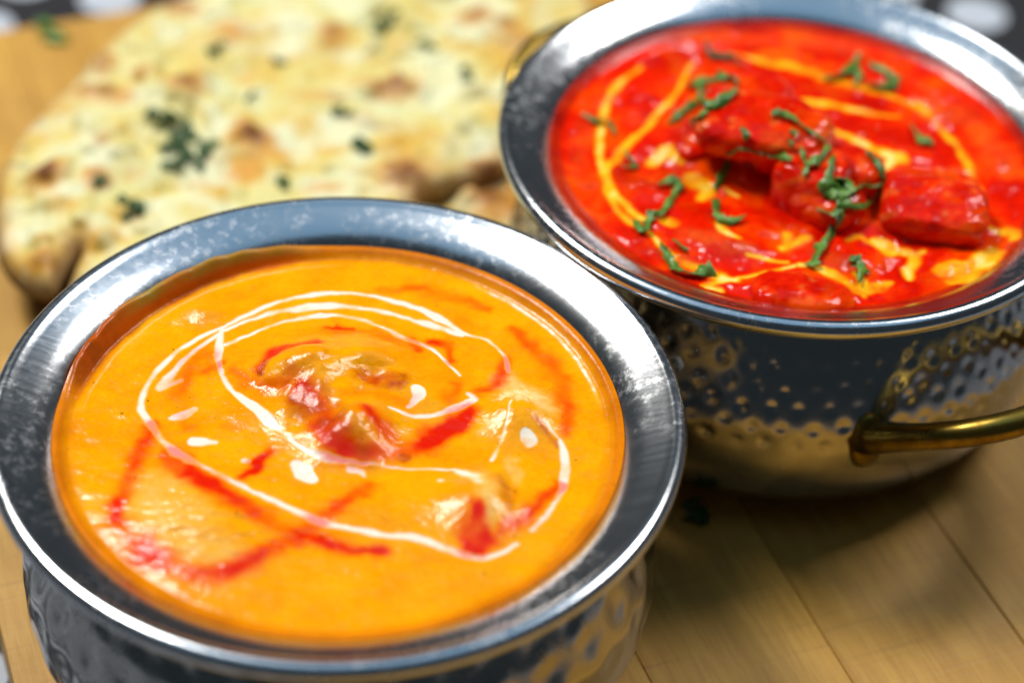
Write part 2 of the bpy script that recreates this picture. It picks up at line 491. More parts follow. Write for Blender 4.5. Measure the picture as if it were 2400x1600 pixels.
def build_curry(name, label, cx, cy, sz, mat, NG, edge_r, height, paint, split):
    """dense disc; height(x,y)->dz, paint(x,y)->cream,chili,pale,oil; split picks the cream faces into their own part"""
    root = empty(name, (cx, cy, sz)); tag(root, label, 'curry')
    Rm = edge_r * U
    g = np.linspace(-Rm, Rm, NG); X, Y = np.meshgrid(g, g)
    # concentric warp: square grid onto a disc
    a = X / Rm; b = Y / Rm
    x = a * np.sqrt(1 - b * b / 2); y = b * np.sqrt(1 - a * a / 2)
    x = (x * Rm).ravel() + cx; y = (y * Rm).ravel() + cy
    dz = height(x, y)
    cream, chili, pale, oil = paint(x, y)
    rr = np.hypot(x - cx, y - cy) / Rm
    z = sz + dz
    co = np.stack([x, y, z], 1)
    Zg = z.reshape(NG, NG); P = co.reshape(NG, NG, 3)
    du = np.gradient(P, axis=1); dv = np.gradient(P, axis=0)
    nrm = np.cross(du.reshape(-1, 3), dv.reshape(-1, 3)); nrm /= np.linalg.norm(nrm, axis=1)[:, None] + 1e-15
    idx = np.arange(NG * NG).reshape(NG, NG)
    quads = np.stack([idx[:-1, :-1], idx[:-1, 1:], idx[1:, 1:], idx[1:, :-1]], 2).reshape(-1, 4)
    lab = np.round(split(x, y, cream, chili)[quads].mean(1)).astype(int)
    # every separate streak or drop becomes a part of its own; crumbs of a few faces stay sauce
    n1_ = NG - 1; G_ = lab.reshape(n1_, n1_); comp = np.zeros((n1_, n1_), int); nxt = 0; size = {}; kind = {}
    for i0, j0 in zip(*np.nonzero(G_)):
        if comp[i0, j0]: continue
        nxt += 1; L0 = G_[i0, j0]; stack = [(i0, j0)]; comp[i0, j0] = nxt; cells = 0
        while stack:
            i, j = stack.pop(); cells += 1
            for a_, b_ in ((i + 1, j), (i - 1, j), (i, j + 1), (i, j - 1)):
                if 0 <= a_ < n1_ and 0 <= b_ < n1_ and not comp[a_, b_] and G_[a_, b_] == L0:
                    comp[a_, b_] = nxt; stack.append((a_, b_))
        size[nxt] = cells; kind[nxt] = int(L0)
    small_ = [k_ for k_ in size if size[k_] < 40]
    comp[np.isin(comp, small_)] = 0
    lab = comp.ravel()
    colr = np.stack([cream, chili, pale, oil], 1).astype(np.float32)
    def part_name(k_):
        if k_ == 0: return 'sauce'
        if kind[k_] == 2: return 'chili_streak'
        return 'cream_swirl' if size[k_] > 900 else 'cream_drop'
    parts = {}
    for L_ in np.unique(lab):
        q = quads[lab == L_]
        used, inv = np.unique(q, return_inverse=True); inv = inv.reshape(q.shape)
        me = bpy.data.meshes.new(part_name(int(L_)))
        nv, nf = len(used), len(q)
        me.vertices.add(nv); me.vertices.foreach_set('co', co[used].ravel())
        me.loops.add(nf * 4); me.loops.foreach_set('vertex_index', inv.ravel().astype(np.int32))
        me.polygons.add(nf); me.polygons.foreach_set('loop_start', np.arange(0, nf * 4, 4, dtype=np.int32))
        me.update(calc_edges=True)
        me.polygons.foreach_set('use_smooth', np.ones(nf, bool))
        at = me.color_attributes.new('mixes', 'FLOAT_COLOR', 'POINT'); at.data.foreach_set('color', colr[used].ravel())
        me.normals_split_custom_set_from_vertices(nrm[used])
        me.materials.append(mat)
        o = bpy.data.objects.new(part_name(int(L_)), me); COL.objects.link(o); adopt(o, root)
        parts[int(L_)] = o
    # underside of the sauce inside the bowl
    th = np.linspace(0, 2 * np.pi, 64, endpoint=False); V = []; F = []
    prof = [(edge_r, -.02), (.80, -.12), (.79, -.30), (.74, -.5), (.60, -.62), (.0, -.66)]
    for (r, zq) in prof[:-1]:
        for t in th: V.append((cx + U * r * .985 * math.cos(t), cy + U * r * .985 * math.sin(t), sz + U * zq))
    for i in range(len(prof) - 2):
        for j in range(64):
            F.append((i * 64 + j, i * 64 + (j + 1) % 64, (i + 1) * 64 + (j + 1) % 64, (i + 1) * 64 + j))
    F.append(tuple((len(prof) - 2) * 64 + j for j in range(64)))
    o = mesh_obj('sauce_depth', V, F, mat); adopt(o, root)
    at = o.data.color_attributes.new('mixes', 'FLOAT_COLOR', 'POINT'); at.data.foreach_set('color', np.zeros(len(V) * 4, np.float32))
    return root

def plane_pts(pts, conv, z): return np.array([onplane(*conv(*q), z)[:2] for q in pts])

MM = .001
# strokes: (points read off the photograph, half width in mm or list along the stroke, softness mm, strength)
F_CREAM = [
 ([(690,468),(760,430),(870,385),(1000,358),(1080,354),(1180,368),(1290,400),(1380,440),(1440,478),(1520,505),(1570,550),(1582,600)], [.5,.7,.7,.7,.8,.9,.9,.6,.35,.25], .35, 1),
 ([(700,474),(800,432),(920,408),(1040,396),(1150,406),(1250,430),(1330,452),(1440,486)], [.6,.7,1.0,1.0,.9,.6,.9,1.0], .4, 1),
 ([(700,518),(780,482),(870,450),(980,430),(1080,427),(1180,457),(1260,498),(1330,524),(1380,562),(1430,612)], [.7,.55,.6,.6,.6,.7,.8,.5,.3,.25], .35, 1),
 ([(692,465),(610,500),(540,550),(480,610),(448,670),(441,720),(475,770),(510,820),(560,862),(650,910),(700,940),(790,980),(900,1030),(1010,1075),(1100,1095),(1200,1115),(1300,1122),(1400,1160),(1490,1182),(1560,1168),(1610,1140)], [.6,.6,.6,.9,1.0,.8,.6,.7,.8,.7,.9,.9,.8,.6,.35,.2], .4, 1),
 ([(690,480),(620,525),(560,578),(522,622),(500,648)], [.5,.45,.5,1.2,1.0], .4, 1),
 ([(500,650),(560,628)], [1.0,.5], .4, .9),
 ([(692,470),(686,520),(680,560),(693,612),(720,660),(780,710),(830,755),(880,800),(940,850),(1000,880),(1060,890)], [.8,1.2,.9,.35,.45,1.2,1.3,.8,.5,1.0,.6], .35, 1),
 ([(680,565),(672,548)], [1.0,.6], .4, .9),
 ([(1060,892),(1150,898),(1250,902),(1330,906),(1420,912)], [.5,.3,.25,.2,.3], .3, .9),
 ([(1300,672),(1302,690),(1285,715),(1272,724)], [1.5,1.2,.35,.2], .3, 1),
 ([(1215,735),(1290,746),(1370,737),(1430,715),(1478,690)], [.25,.45,.6,.9,.9], .35, 1),
 ([(1462,672),(1480,690)], [.5,.8], .4, .9),
 ([(1592,716),(1572,790),(1545,855),(1530,880)], [.25,.35,.6,.5], .25, .9),
 ([(1655,1096),(1710,1040),(1745,980),(1760,910),(1755,850),(1745,815)], [.5,.6,.65,.8,.7,.4], .35, 1),
 ([(1745,815),(1715,785),(1690,770)], [.35,.25,.2], .3, .6),
 ([(600,818),(640,820),(668,822)], [1.2,1.6,1.2], .3, 1),
 ([(535,742),(570,734),(605,716)], [.9,1.0,.6], .3, 1),
 ([(925,895),(945,920),(972,938)], [1.5,1.9,1.0], .3, 1),
 ([(1645,816),(1655,824)], [1.9,1.9], .3, 1),
 ([(765,880),(775,882)], [.8,.7], .25, .9), ([(1370,950),(1374,952)], [.5,.5], .25, .9),
 ([(1095,912),(1125,918),(1138,930)], [.9,.8,.3], .3, .9),
 ([(1425,920),(1455,935),(1485,950)], [.8,1.7,1.4], .8, 1),
 ([(1450,925),(1490,975)], [1.0,1.2], .9, .6),
 ([(870,1150),(880,1152)], [.01,.01], .1, 0),
]
F_RED = [
 ([(480,765),(425,870),(385,970),(362,1080),(420,1150),(530,1212),(650,1238),(760,1208),(870,1142),(960,1095),(1050,1030),(1150,960)], [.6,1.1,.9,1.6,2.1,1.7,1.3,1.1,1.1,1.4,1.2,.5], 1.3, .72),
 ([(520,860),(600,920),(700,990),(800,1050),(880,1095),(960,1110),(1080,1150),(1190,1165)], [1.5,2.0,1.8,1.6,1.4,1.0,.9,.3], 1.2, .80),
 ([(840,850),(800,895),(760,942)], [.7,1.1,.9], .7, 1.0),
 ([(1190,345),(1320,345),(1420,370),(1520,402)], [.4,1.0,1.0,.5], .9, .5),
 ([(1600,470),(1680,540),(1730,600),(1760,690),(1772,790)], [.5,1.3,1.7,1.5,.9], 1.1, .65),
 ([(1575,560),(1560,610),(1530,655),(1495,668)], [.5,.8,1.1,.8], .9, .6),
 ([(640,545),(590,590),(560,680),(585,770)], [1.6,1.4,1.3,1.0], 1.3, .45),
 ([(810,600),(870,560),(985,530)], [1.4,1.8,1.4], .9, .95),
 ([(735,600),(800,650),(900,660)], [1.2,1.3,1.2], 1.2, .5),
 ([(950,690),(1000,740),(1005,800),(1060,865),(1150,882),(1250,850),(1330,820),(1430,765),(1465,735)], [2.2,2.4,2.2,1.6,1.2,1.5,2.2,2.2,1.2], 1.4, .85),
 ([(1150,770),(1220,830)], [1.3,1.6], 1.1, .7),
 ([(1285,505),(1300,535)], [1.0,1.0], .7, .8),
 ([(1340,510),(1395,520),(1405,570)], [.8,1.5,.7], .8, .85),
 ([(1430,640),(1400,690)], [1.2,1.1], 1.0, .5),
 ([(1480,1055),(1485,1130)], [1.2,2.6], .9, 1.0),
 ([(1740,950),(1640,1055),(1560,1115)], [.7,1.3,.8], .9, .7),
 ([(1010,462),(1095,466)], [.5,.5], .5, .7),
 ([(700,770),(740,775)], [.7,.7], .8, .4),
 ([(1080,700),(1180,690),(1260,710)], [1,1,1], 1.3, .35),
 ([(1000,470),(1150,478),(1260,520)], [.8,.8,.8], 1.2, .4),
 ([(690,575),(640,600)], [.8,1.3], 1, .55),
]
F_PALE = [([(1570,630),(1650,680),(1710,735)], [2.2,2.6,1.2], 1.6, .95), ([(1500,960),(1530,1020),(1520,1080)], [1.4,2.0,1.4], 1.4, .75),
          ([(1590,880),(1610,950)], [.9,1.1], 1.2, .5), ([(480,1000),(560,1120),(680,1180)], [6,6,5], 4, .42), ([(1540,760),(1500,800)], [.8,.8], .8, .4)]
F_BROWN = [([(1125,600),(1180,612),(1245,612)], [1.8,2.6,2.0], 1.8, .95), ([(925,670),(985,715),(1060,785)], [2.6,3.6,3.0], 3.0, .80), ([(1000,655),(1040,700)], [2,2], 2.2, .5),
           ([(812,560),(818,600)], [.7,.7], .6, .9), ([(1250,850),(1262,842)], [.8,.8], .7, .9), ([(1100,820),(1150,850)], [2,1.6], 2, .45), ([(1560,905),(1590,960),(1580,1030)], [.9,1.3,.7], 1.2, .35),
           ([(1660,730),(1740,795)], [.6,.8], .8, .5), ([(900,600),(960,620)], [1.5,1.5], 1.6, .5)]
F_HILL = [  # (point, radius mm across, radius mm deep, height mm)
 ((930,570), 10, 8, 4.0), ((1130,560), 12, 9, 3.4), ((1030,720), 12, 11, 4.6), ((1120,800), 9, 7, 2.6), ((1150,625), 5, 4, -2.6),
 ((1620,720), 9, 8, 3.4), ((1500,990), 11, 10, 3.8), ((620,1060), 17, 16, 2.6), ((1180,1010), 14, 11, 1.2), ((1320,680), 9, 7, 1.3),
 ((640,410), 7, 4, 1.0), ((930,400), 12, 6, .6), ((760,700), 10, 9, .8), ((1590,970), 2.2, 6.0, -1.3)]

def sauce_fields(cx, cy, sz, conv, creams, reds, pales, warp_seed, wide=1.0, thin=1.0, soft_red=2.2):
    def prep(lst): return [(plane_pts(spline(q, 10), conv, sz), np.array(h) * MM if not np.isscalar(h) else h * MM, s * MM, w) for q, h, s, w in lst]
    C_, R_, P_ = prep(creams), prep(reds), prep(pales)
    def paint(x, y):
        wx = x + .0005 * fbm(x, y, 330, 3, warp_seed); wy = y + .0005 * fbm(x, y, 330, 3, warp_seed + 9)
        out = []; wmod = 1 + .8 * fbm(x, y, 140, 2, warp_seed + 3)
        for k, lst in enumerate((C_, R_, P_)):
            acc = np.zeros_like(x); wob = (.00035, .0011, .0012)[k]
            qx = x + (wx - x) * wob / .0005; qy = y + (wy - y) * wob / .0005
            for (poly, half, soft, w) in lst:
                acc = np.maximum(acc, w * seg_field(qx, qy, poly, half * (thin, wide, 1.0)[k], soft * (1.3, soft_red, 1.2)[k], wmod))
            if k == 0: acc = np.clip(acc * (.88 + .75 * fbm(x, y, 200, 3, warp_seed + 30)), 0, 1)
            if k == 1: acc = np.clip(acc * (1.0 + .5 * fbm(x, y, 130, 3, warp_seed + 40)), 0, 1)
            out.append(acc)
        return out
    return paint

front_paint0 = sauce_fields(0, 0, SZ_F, c3, F_CREAM, F_RED, F_PALE, 21, 1.35, .84)
F_BR = [(plane_pts(spline(q, 10), c3, SZ_F + .003), np.array(h) * MM, s_ * MM, w) for q, h, s_, w in F_BROWN]
F_HP = [(onplane(*c3(*q), SZ_F + max(h, 0) * MM * .6)[:2], a * MM, b * MM, h * MM) for q, a, b, h in F_HILL]

def front_height(x, y):
    r = np.hypot(x, y) / U; th = np.degrees(np.arctan2(y, x))
    dz = np.zeros_like(x)
    for (c, a, b, h) in F_HP:
        q = ((x - c[0]) / a) ** 2 + ((y - c[1]) / b) ** 2
        dz += h * np.exp(-q * 1.4)
    dz += .0003 * fbm(x, y, 75, 3, 4) + .00012 * fbm(x, y, 420, 3, 8)
    md = np.exp(-(((x - F_HP[2][0][0]) / .013) ** 2 + ((y - F_HP[2][0][1] - .005) / .016) ** 2))
    dz += md * (.0032 * fbm(x, y, 85, 2, 44) + .0004 * fbm(x, y, 260, 2, 45))
    # lumps of minced gravy on the low-left mound
    lm = np.exp(-(((x - F_HP[7][0][0]) / .02) ** 2 + ((y - F_HP[7][0][1]) / .018) ** 2))
    dz += lm * .0004 * fbm(x * .55 + y * .2, y * 1.5, 420, 3, 5)
    edge = sstep(.775, .83, r)
    dz *= 1 - edge
    dz += .0014 * sstep(.80, .838, r)                       # meniscus
    film = sstep(95, 120, th) * (1 - sstep(160, 178, th))
    film = film * (.7 + .3 * fbm(x, y, 120, 2, 33))
    dz += film * .0040 * sstep(.80, .845, r) ** 1.3        # film left on the wall
    dz -= film * .0006 * sstep(.73, .775, r) * (1 - edge)
    return dz

def front_paint(x, y):
    cream, chili, pale = front_paint0(x, y)
    r = np.hypot(x, y) / U; th = np.degrees(np.arctan2(y, x))
    film = sstep(92, 112, th) * (1 - sstep(165, 182, th))
    n_ = fbm(x, y, 160, 3, 51)
    oil = sstep(.782 + .01 * n_, .81 + .01 * n_, r) * (.30 + .55 * film)
    oil = np.maximum(oil, .55 * sstep(.80, .83, r))
    brown = np.zeros_like(x); wx, wy = x + .0012 * fbm(x, y, 250, 3, 141), y + .0012 * fbm(x, y, 250, 3, 142)
    for poly, half, soft, w in F_BR: brown = np.maximum(brown, w * seg_field(wx, wy, poly, half, soft))
    oil = np.maximum(oil, np.clip(brown * (1 + .6 * fbm(x, y, 300, 3, 143)), 0, 1))
    # pale foam drying along the right-hand edge
    fo = np.exp(-((r - .792 - .004 * n_) / .006) ** 2) * sstep(8, 22, th) * (1 - sstep(52, 66, th)) * (.4 + .9 * np.clip(fbm(x, y, 700, 2, 77) + .3, 0, 1))
    pale = np.maximum(pale, np.clip(fo * 1.3, 0, 1)); cream = np.maximum(cream, np.clip(fo * 1.1, 0, 1))
    fo2 = np.exp(-((r - .775 - .004 * n_) / .0035) ** 2) * film
    pale = np.maximum(pale, np.clip(fo2, 0, 1) * .8)
    pale = np.maximum(pale, sstep(.815, .83, r) * sstep(98, 108, th) * (1 - sstep(140, 158, th)) * np.clip(.8 + .5 * n_, 0, 1))
    return cream, chili, pale, np.clip(oil, 0, 1)

def split_front(x, y, cream, chili):
    return np.where(cream > .45, 1, np.where(chili > .5, 2, 0))
front_curry = build_curry('orange_curry', 'creamy orange curry with white cream swirls and red chili oil streaks', 0, 0, SZ_F, ORANGE, 520, .85, front_height, front_paint, split_front)

B_CREAM = [
 ([(660,305),(590,345),(535,410),(505,480),(490,560),(480,640),(488,720),(505,800),(540,900),(600,965),(680,1020),(760,1100),(850,1165),(950,1215)], [.6,1.0,1.1,.9,.8,1.0,1.1,.9,.9,.7,.6,.7,1.0], .6, .72),
 ([(880,300),(800,440),(720,530),(620,620),(555,690),(515,745),(540,850),(620,935),(690,985)], [.3,.8,1.5,1.5,1.3,1.2,.8,.8,.5], .6, .75),
 ([(1060,240),(1180,265),(1300,292),(1500,350),(1650,390),(1800,440),(1930,530),(2010,600),(2070,680),(2120,780),(2150,900)], [.4,.9,1.3,1.3,1.1,1.0,1.3,1.5,1.2,.9,.4], .9, .66),
 ([(1380,452),(1470,465),(1600,490),(1790,520)], [1.0,1.4,1.1,.6], .7, .72),
 ([(1500,575),(1600,615),(1720,680),(1810,722)], [1.0,1.7,1.3,1.3], .7, .8),
 ([(1740,745),(1800,712)], [1.0,1.6], .7, .9),
 ([(945,1265),(1060,1240),(1200,1212),(1340,1172)], [1.2,1.2,.7,.4], .5, .75),
 ([(1130,1140),(1230,1152),(1310,1156)], [.5,.6,.4], .4, .72),
 ([(850,1160),(930,1190),(1010,1225),(1080,1245)], [1.0,1.8,2.6,1.2], .8, .85),
 ([(960,1275),(1010,1285)], [1.3,1.0], .6, .95),
 ([(1360,1170),(1430,1190),(1540,1240),(1620,1278),(1690,1272),(1765,1246)], [.5,.6,1.2,2.3,1.7,.5], .6, .9),
 ([(1610,1220),(1640,1265),(1645,1310)], [1.2,1.6,.6], .5, 1),
 ([(1300,1030),(1310,1070),(1290,1100),(1380,1050)], [1.4,2.2,1.3,1.2], 1.0, .85),
 ([(780,1000),(805,1010)], [1.6,1.6], .7, .85),
 ([(720,705),(780,685),(830,720)], [1.2,1.8,.9], .8, .9),
 ([(900,800),(960,830),(930,870)], [2.0,2.2,1.5], .9, .72),
 ([(1040,840),(1090,862)], [1.1,.9], .5, .9),
 ([(1690,1080),(1780,1110),(1860,1120),(1850,1190),(1845,1225)], [1.4,2.4,2.2,1.6,.4], .7, .78),
 ([(1860,1120),(1905,1110)], [1.5,.6], .6, .7),
 ([(1990,1190),(2080,1200),(2160,1180),(2230,1120)], [1.6,3.0,2.8,1.6], .9, .70),
 ([(2040,1245),(2120,1240),(2190,1170)], [1.6,2.4,1.8], .9, .74),
 ([(2160,990),(2240,1030),(2300,1020),(2310,1060)], [1.0,1.8,1.6,1.4], .7, .85),
 ([(2160,960),(2170,860),(2130,790)], [.6,.7,.5], .7, .6),
 ([(1010,985),(1025,1030),(1090,1070)], [.7,1.0,.6], .5, .95),
 ([(1660,1080),(1620,1060),(1570,1075)], [.7,.6,.5], .6, .5),
 ([(1830,860),(1880,840)], [1.0,.8], .8, .5),
 ([(1120,250),(1250,235),(1400,255)], [1,1.4,1], 1.3, .25),
 ([(800,560),(870,480),(930,400)], [.8,.8,.8], .8, .38),
]
B_DARK = [([(560,760),(640,800),(720,830)], [2.2,2.4,1.6], 1.6, .45), ([(800,180),(850,230),(770,300)], [2,2.5,2], 2, .35), ([(1300,380),(1450,400),(1700,470)], [2.2,2.2,2], 1.8, .28),
          ([(1560,560),(1800,610),(1900,640)], [2,2,2], 1.8, .3), ([(1960,1180),(1900,1280),(1800,1330)], [2.5,3,2], 2, .2), ([(1180,1000),(1300,960)], [2,2.5], 1.8, .25),
          ([(1480,1120),(1560,1180)], [2,2], 1.6, .35), ([(600,1060),(680,1110)], [2,1.6], 1.5, .3), ([(880,900),(960,960)], [2,2], 1.5, .4), ([(1000,500),(900,620)], [2,2], 2, .2)]
B_PALE = [([(1050,170),(1300,180),(1600,220)], [2.5,3,2], 2.5, .35), ([(1940,470),(2000,520)], [3,3], 2.4, .55), ([(420,930),(480,970)], [2,2], 1.8, .45),
          ([(860,1060),(1020,1100),(1130,1110)], [2,2.4,1.6], 1.8, .5), ([(1450,1130),(1560,1180)], [1.5,1.5], 1.4, .4), ([(1130,1350),(1250,1330)], [1.2,1], 1.0, .4),
          ([(1640,1000),(1740,1020),(1790,960)], [1.6,1.4,1.2], 1.4, .45), ([(2090,500),(2200,620),(2280,760)], [3,3,3], 2.6, .35), ([(560,380),(430,560),(360,760)], [2,2,2], 2, .25)]
B_HILL = [((930,620), 9, 9, 4.0), ((1010,500), 9, 8, 3.0), ((720,480), 7, 9, 1.2), ((860,980), 10, 7, 2.0), ((1020,1080), 10, 6, 2.2), ((700,850), 6, 5, 1.4), ((560,1050), 6, 5, 1.3),
          ((1560,1130), 8, 6, 2.0), ((1360,1290), 14, 7, 2.6), ((1700,1000), 8, 6, 2.0), ((1960,880), 13, 9, 2.4), ((820,240), 10, 7, 1.6), ((1690,330), 9, 6, 1.0), ((1880,700), 9, 6, 1.5),
          ((1960,500), 9, 7, 1.2), ((1150,400), 12, 8, 1.6), ((660,710), 7, 4, -.9), ((1250,900), 7, 5, -.8), ((2090,1130), 9, 6, .8)]
back_paint0 = sauce_fields(BX, BY, SZ_B, c2, B_CREAM, B_DARK, [(a_, b_, c_, d_ * .6) for a_, b_, c_, d_ in B_PALE], 61)
B_HP = [(onplane(*c2(*q), SZ_B + max(h, 0) * MM * .6)[:2], a * MM, b * MM, h * MM) for q, a, b, h in B_HILL]
def back_height(x, y):
    r = np.hypot(x - BX, y - BY) / U
    dz = np.zeros_like(x)
    for (c, a, b, h) in B_HP:
        q = ((x - c[0]) / a) ** 2 + ((y - c[1]) / b) ** 2
        dz += h * np.exp(-q * 1.4)
    lum = fbm(x, y, 130, 3, 14)
    dz += .0007 * lum + .0011 * np.maximum(0, fbm(x, y, 190, 2, 15)) ** 2 + .00016 * fbm(x, y, 420, 3, 18)
    dz *= 1 - sstep(.765, .825, r)
    dz += .0013 * sstep(.80, .842, r)
    return dz
def back_paint(x, y):
    cream, chili, pale = back_paint0(x, y)
    r = np.hypot(x - BX, y - BY) / U
    oil = .8 * sstep(.80, .835, r)
    return cream, chili, pale, oil
back_curry = build_curry('red_curry', 'bright red curry with yellow cream streaks and chopped cilantro', BX, BY, SZ_B, RED, 480, .85, back_height, back_paint,
                         lambda x, y, c, h: np.where(c > .40, 1, 0))

# ------------------------------------------------------------------ chicken pieces
TEX = bpy.data.textures.new('meat_clouds', 'CLOUDS'); TEX.noise_scale = .006; TEX.noise_depth = 2
TEX2 = bpy.data.textures.new('meat_fibres', 'CLOUDS'); TEX2.noise_scale = .0016; TEX2.noise_depth = 2
def chunk(label, elems, conv, base, mat, vox=.0005, smooth=7, rough=.0011, group=None, name='chicken_piece', paint=None, brown=0.0, red=.5, keep_cream=0.0):
    """union of rounded blocks: (point in the photograph, centre height mm above the sauce, rx, ry, rz mm, turn deg, tilt deg, boxy)"""
    bm = bmesh.new(); first = None
    for (q, h, rx, ry, rz, tz, tx, boxy) in elems:
        c = onplane(*conv(*q), base + h * MM)
        if first is None: first = c.copy()
        M_ = Matrix.Translation(c - first) @ Matrix.Rotation(math.radians(tz), 4, 'Z') @ Matrix.Rotation(math.radians(tx), 4, 'X') @ Matrix.Diagonal((rx * MM, ry * MM, rz * MM, 1))
        vs = bmesh.ops.create_icosphere(bm, subdivisions=3, radius=1)['verts']
        for v in vs:
            d = v.co.normalized(); e = 2 + boxy * 4
            s = (abs(d.x) ** e + abs(d.y) ** e + abs(d.z) ** e) ** (-1 / e)
            v.co = M_ @ (d * s)
    me = bpy.data.meshes.new(name); bm.to_mesh(me); bm.free()
    o = bpy.data.objects.new(name, me); COL.objects.link(o); o.location = first
    me.materials.append(mat)
    r = o.modifiers.new('union', 'REMESH'); r.mode = 'VOXEL'; r.voxel_size = vox; r.use_smooth_shade = True
    s_ = o.modifiers.new('soften', 'SMOOTH'); s_.iterations = smooth; s_.factor = .5
    d_ = o.modifiers.new('fibres', 'DISPLACE'); d_.texture = TEX; d_.strength = rough; d_.mid_level = .5; d_.texture_coords = 'LOCAL'
    d2_ = o.modifiers.new('grain', 'DISPLACE'); d2_.texture = TEX2; d2_.strength = .00035; d2_.mid_level = .5; d2_.texture_coords = 'LOCAL'
    bpy.context.view_layer.update()
    dg = bpy.context.evaluated_depsgraph_get()
    me2 = bpy.data.meshes.new_from_object(o.evaluated_get(dg)); o.modifiers.clear(); o.data = me2; me2.name = name
    n_ = len(me2.vertices); co_ = np.empty(n_ * 3, np.float32); me2.vertices.foreach_get('co', co_); co_ = co_.reshape(-1, 3).astype(float) + first
    x, y, hgt = co_[:, 0], co_[:, 1], (co_[:, 2] - base) / MM
    cream, chili, pale, oil = paint(x, y)
    k1 = fbm(x + co_[:, 2] * .7, y - co_[:, 2] * .6, 170, 3, 91); k2 = fbm(x - co_[:, 2], y + co_[:, 2] * .5, 260, 3, 97)
    cream = cream * keep_cream
    oil = np.clip(brown * sstep(-.15, .45, k1) * sstep(1.0, 3.2, hgt), 0, 1)
    chili = np.clip(np.maximum(chili, red * sstep(-.1, .4, k2)), 0, 1)
    pale = np.clip(.55 * sstep(.15, .55, -k2) * sstep(1.5, 4, hgt), 0, 1)
    at = me2.color_attributes.new('mixes', 'FLOAT_COLOR', 'POINT'); at.data.foreach_set('color', np.stack([cream, chili, pale, oil], 1).astype(np.float32).ravel())
    me2.polygons.foreach_set('use_smooth', np.ones(len(me2.polygons), bool))
    tag(o, label, 'chicken', group)
    return o

chunk('large sauced chicken piece arching over a dark hollow in the red curry', [
    ((1170, 560), 10.0, 14, 10, 4.4, -10, 6, .8), ((1330, 630), 7.5, 9, 9, 6.5, -25, 8, .6), ((1420, 810), 3.6, 8.5, 8.5, 7.5, -35, 0, .6), ((1490, 920), 1.4, 8, 7, 6, -40, 0, .5),
    ((1570, 770), 3.0, 9, 7, 6, -20, 0, .4), ((1140, 455), 3.5, 11, 7, 5.5, 10, 0, .5)],
    c2, SZ_B, RED, paint=back_paint, red=.30, brown=.12)
chunk('blocky deep red chicken piece with a flat shaded side by the cream pools', [
    ((1950, 960), 1.6, 12.5, 8.5, 6.4, -8, 10, 1.4), ((1870, 850), 1.6, 9, 6, 4.8, 10, 0, .5), ((1990, 860), .6, 9, 6, 4.6, -12, 0, .6)],
    c2, SZ_B, RED, paint=back_paint, red=.30, brown=.12)
chunk('low rounded chicken piece half sunk in red curry against the steel rim', [
    ((1300, 1290), .8, 8, 6, 3.0, 4, 0, .2), ((1400, 1310), .8, 9, 6, 2.8, -4, 0, .2), ((1490, 1330), -.2, 6, 5, 2.6, -8, 0, .2)],
    c2, SZ_B, RED, paint=back_paint, red=.30, brown=.12)
chunk('small chicken piece glazed with red curry under the cilantro cluster', [
    ((950, 600), 2.2, 6, 6, 3.6, 30, 0, .3), ((900, 660), 1.6, 5, 4.5, 2.8, 20, 0, .2)],
    c2, SZ_B, RED, paint=back_paint, red=.30, brown=.12)
def patch(label, ells, thick=.007, st=.00028):
    """chicken showing through the orange sauce: a closed lump whose top follows the mound and dips under the sauce at its border"""
    E_ = [(onplane(*c3(*q), SZ_F + .0035)[:2], a_ * MM, b_ * MM, math.radians(t_)) for q, a_, b_, t_ in ells]
    cs = np.array([e[0] for e in E_]); ext = max(max(e[1], e[2]) for e in E_) * 1.25
    lo, hi = cs.min(0) - ext, cs.max(0) + ext
    gx_ = np.arange(lo[0], hi[0], st); gy_ = np.arange(lo[1], hi[1], st); X, Y = np.meshgrid(gx_, gy_); sh = X.shape; x, y = X.ravel(), Y.ravel()
    q = np.full(len(x), 9.0)
    for (c_, a_, b_, t_) in E_:
        dx, dy = x - c_[0], y - c_[1]; ex = (dx * math.cos(t_) + dy * math.sin(t_)) / a_; ey = (-dx * math.sin(t_) + dy * math.cos(t_)) / b_
        q = np.minimum(q, np.hypot(ex, ey))
    q = q + .30 * fbm(x, y, 260, 3, 120)
    ins = 1 - sstep(.25, 1.05, q)
    k1 = fbm(x, y * .7, 95, 4, 91); k2 = fbm(x, y, 105, 3, 97)
    top = SZ_F + front_height(x, y) - .00025 + ins * (.00065 + .0003 * k1)
    keep = q < 1.15
    gi = np.arange(len(x)).reshape(sh); qd = np.stack([gi[:-1, :-1], gi[:-1, 1:], gi[1:, 1:], gi[1:, :-1]], 2).reshape(-1, 4); qd = qd[keep[qd].all(1)]
    used, inv = np.unique(qd, return_inverse=True); ft = inv.reshape(qd.shape); nT = len(used)
    Vt = np.stack([x, y, top], 1)[used]; Vb = Vt.copy(); Vb[:, 2] -= thick * np.clip(1.2 - q[used], .15, 1)
    ek = {}
    for f in ft:
        for i in range(4): ek[(int(f[i]), int(f[(i + 1) % 4]))] = 1
    side = [(e[1], e[0], e[0] + nT, e[1] + nT) for e in ek if (e[1], e[0]) not in ek]
    o = mesh_obj('chicken_piece', np.vstack([Vt, Vb]), [tuple(map(int, f)) for f in ft] + [tuple(map(int, f[::-1] + nT)) for f in ft] + side, ORANGE)
    cream, chili, pale, oil = front_paint(x[used], y[used])
    cc = np.zeros((2 * nT, 4), np.float32); cc[:nT] = np.stack([cream, chili, pale, oil], 1)
    o.data.color_attributes.new('mixes', 'FLOAT_COLOR', 'POINT').data.foreach_set('color', cc.ravel())
    tag(o, label, 'chicken'); return o
patch('chicken piece with a red oily top poking out of orange curry', [((860, 588), 8, 6.2, 15), ((950, 555), 9, 6.5, 10)])
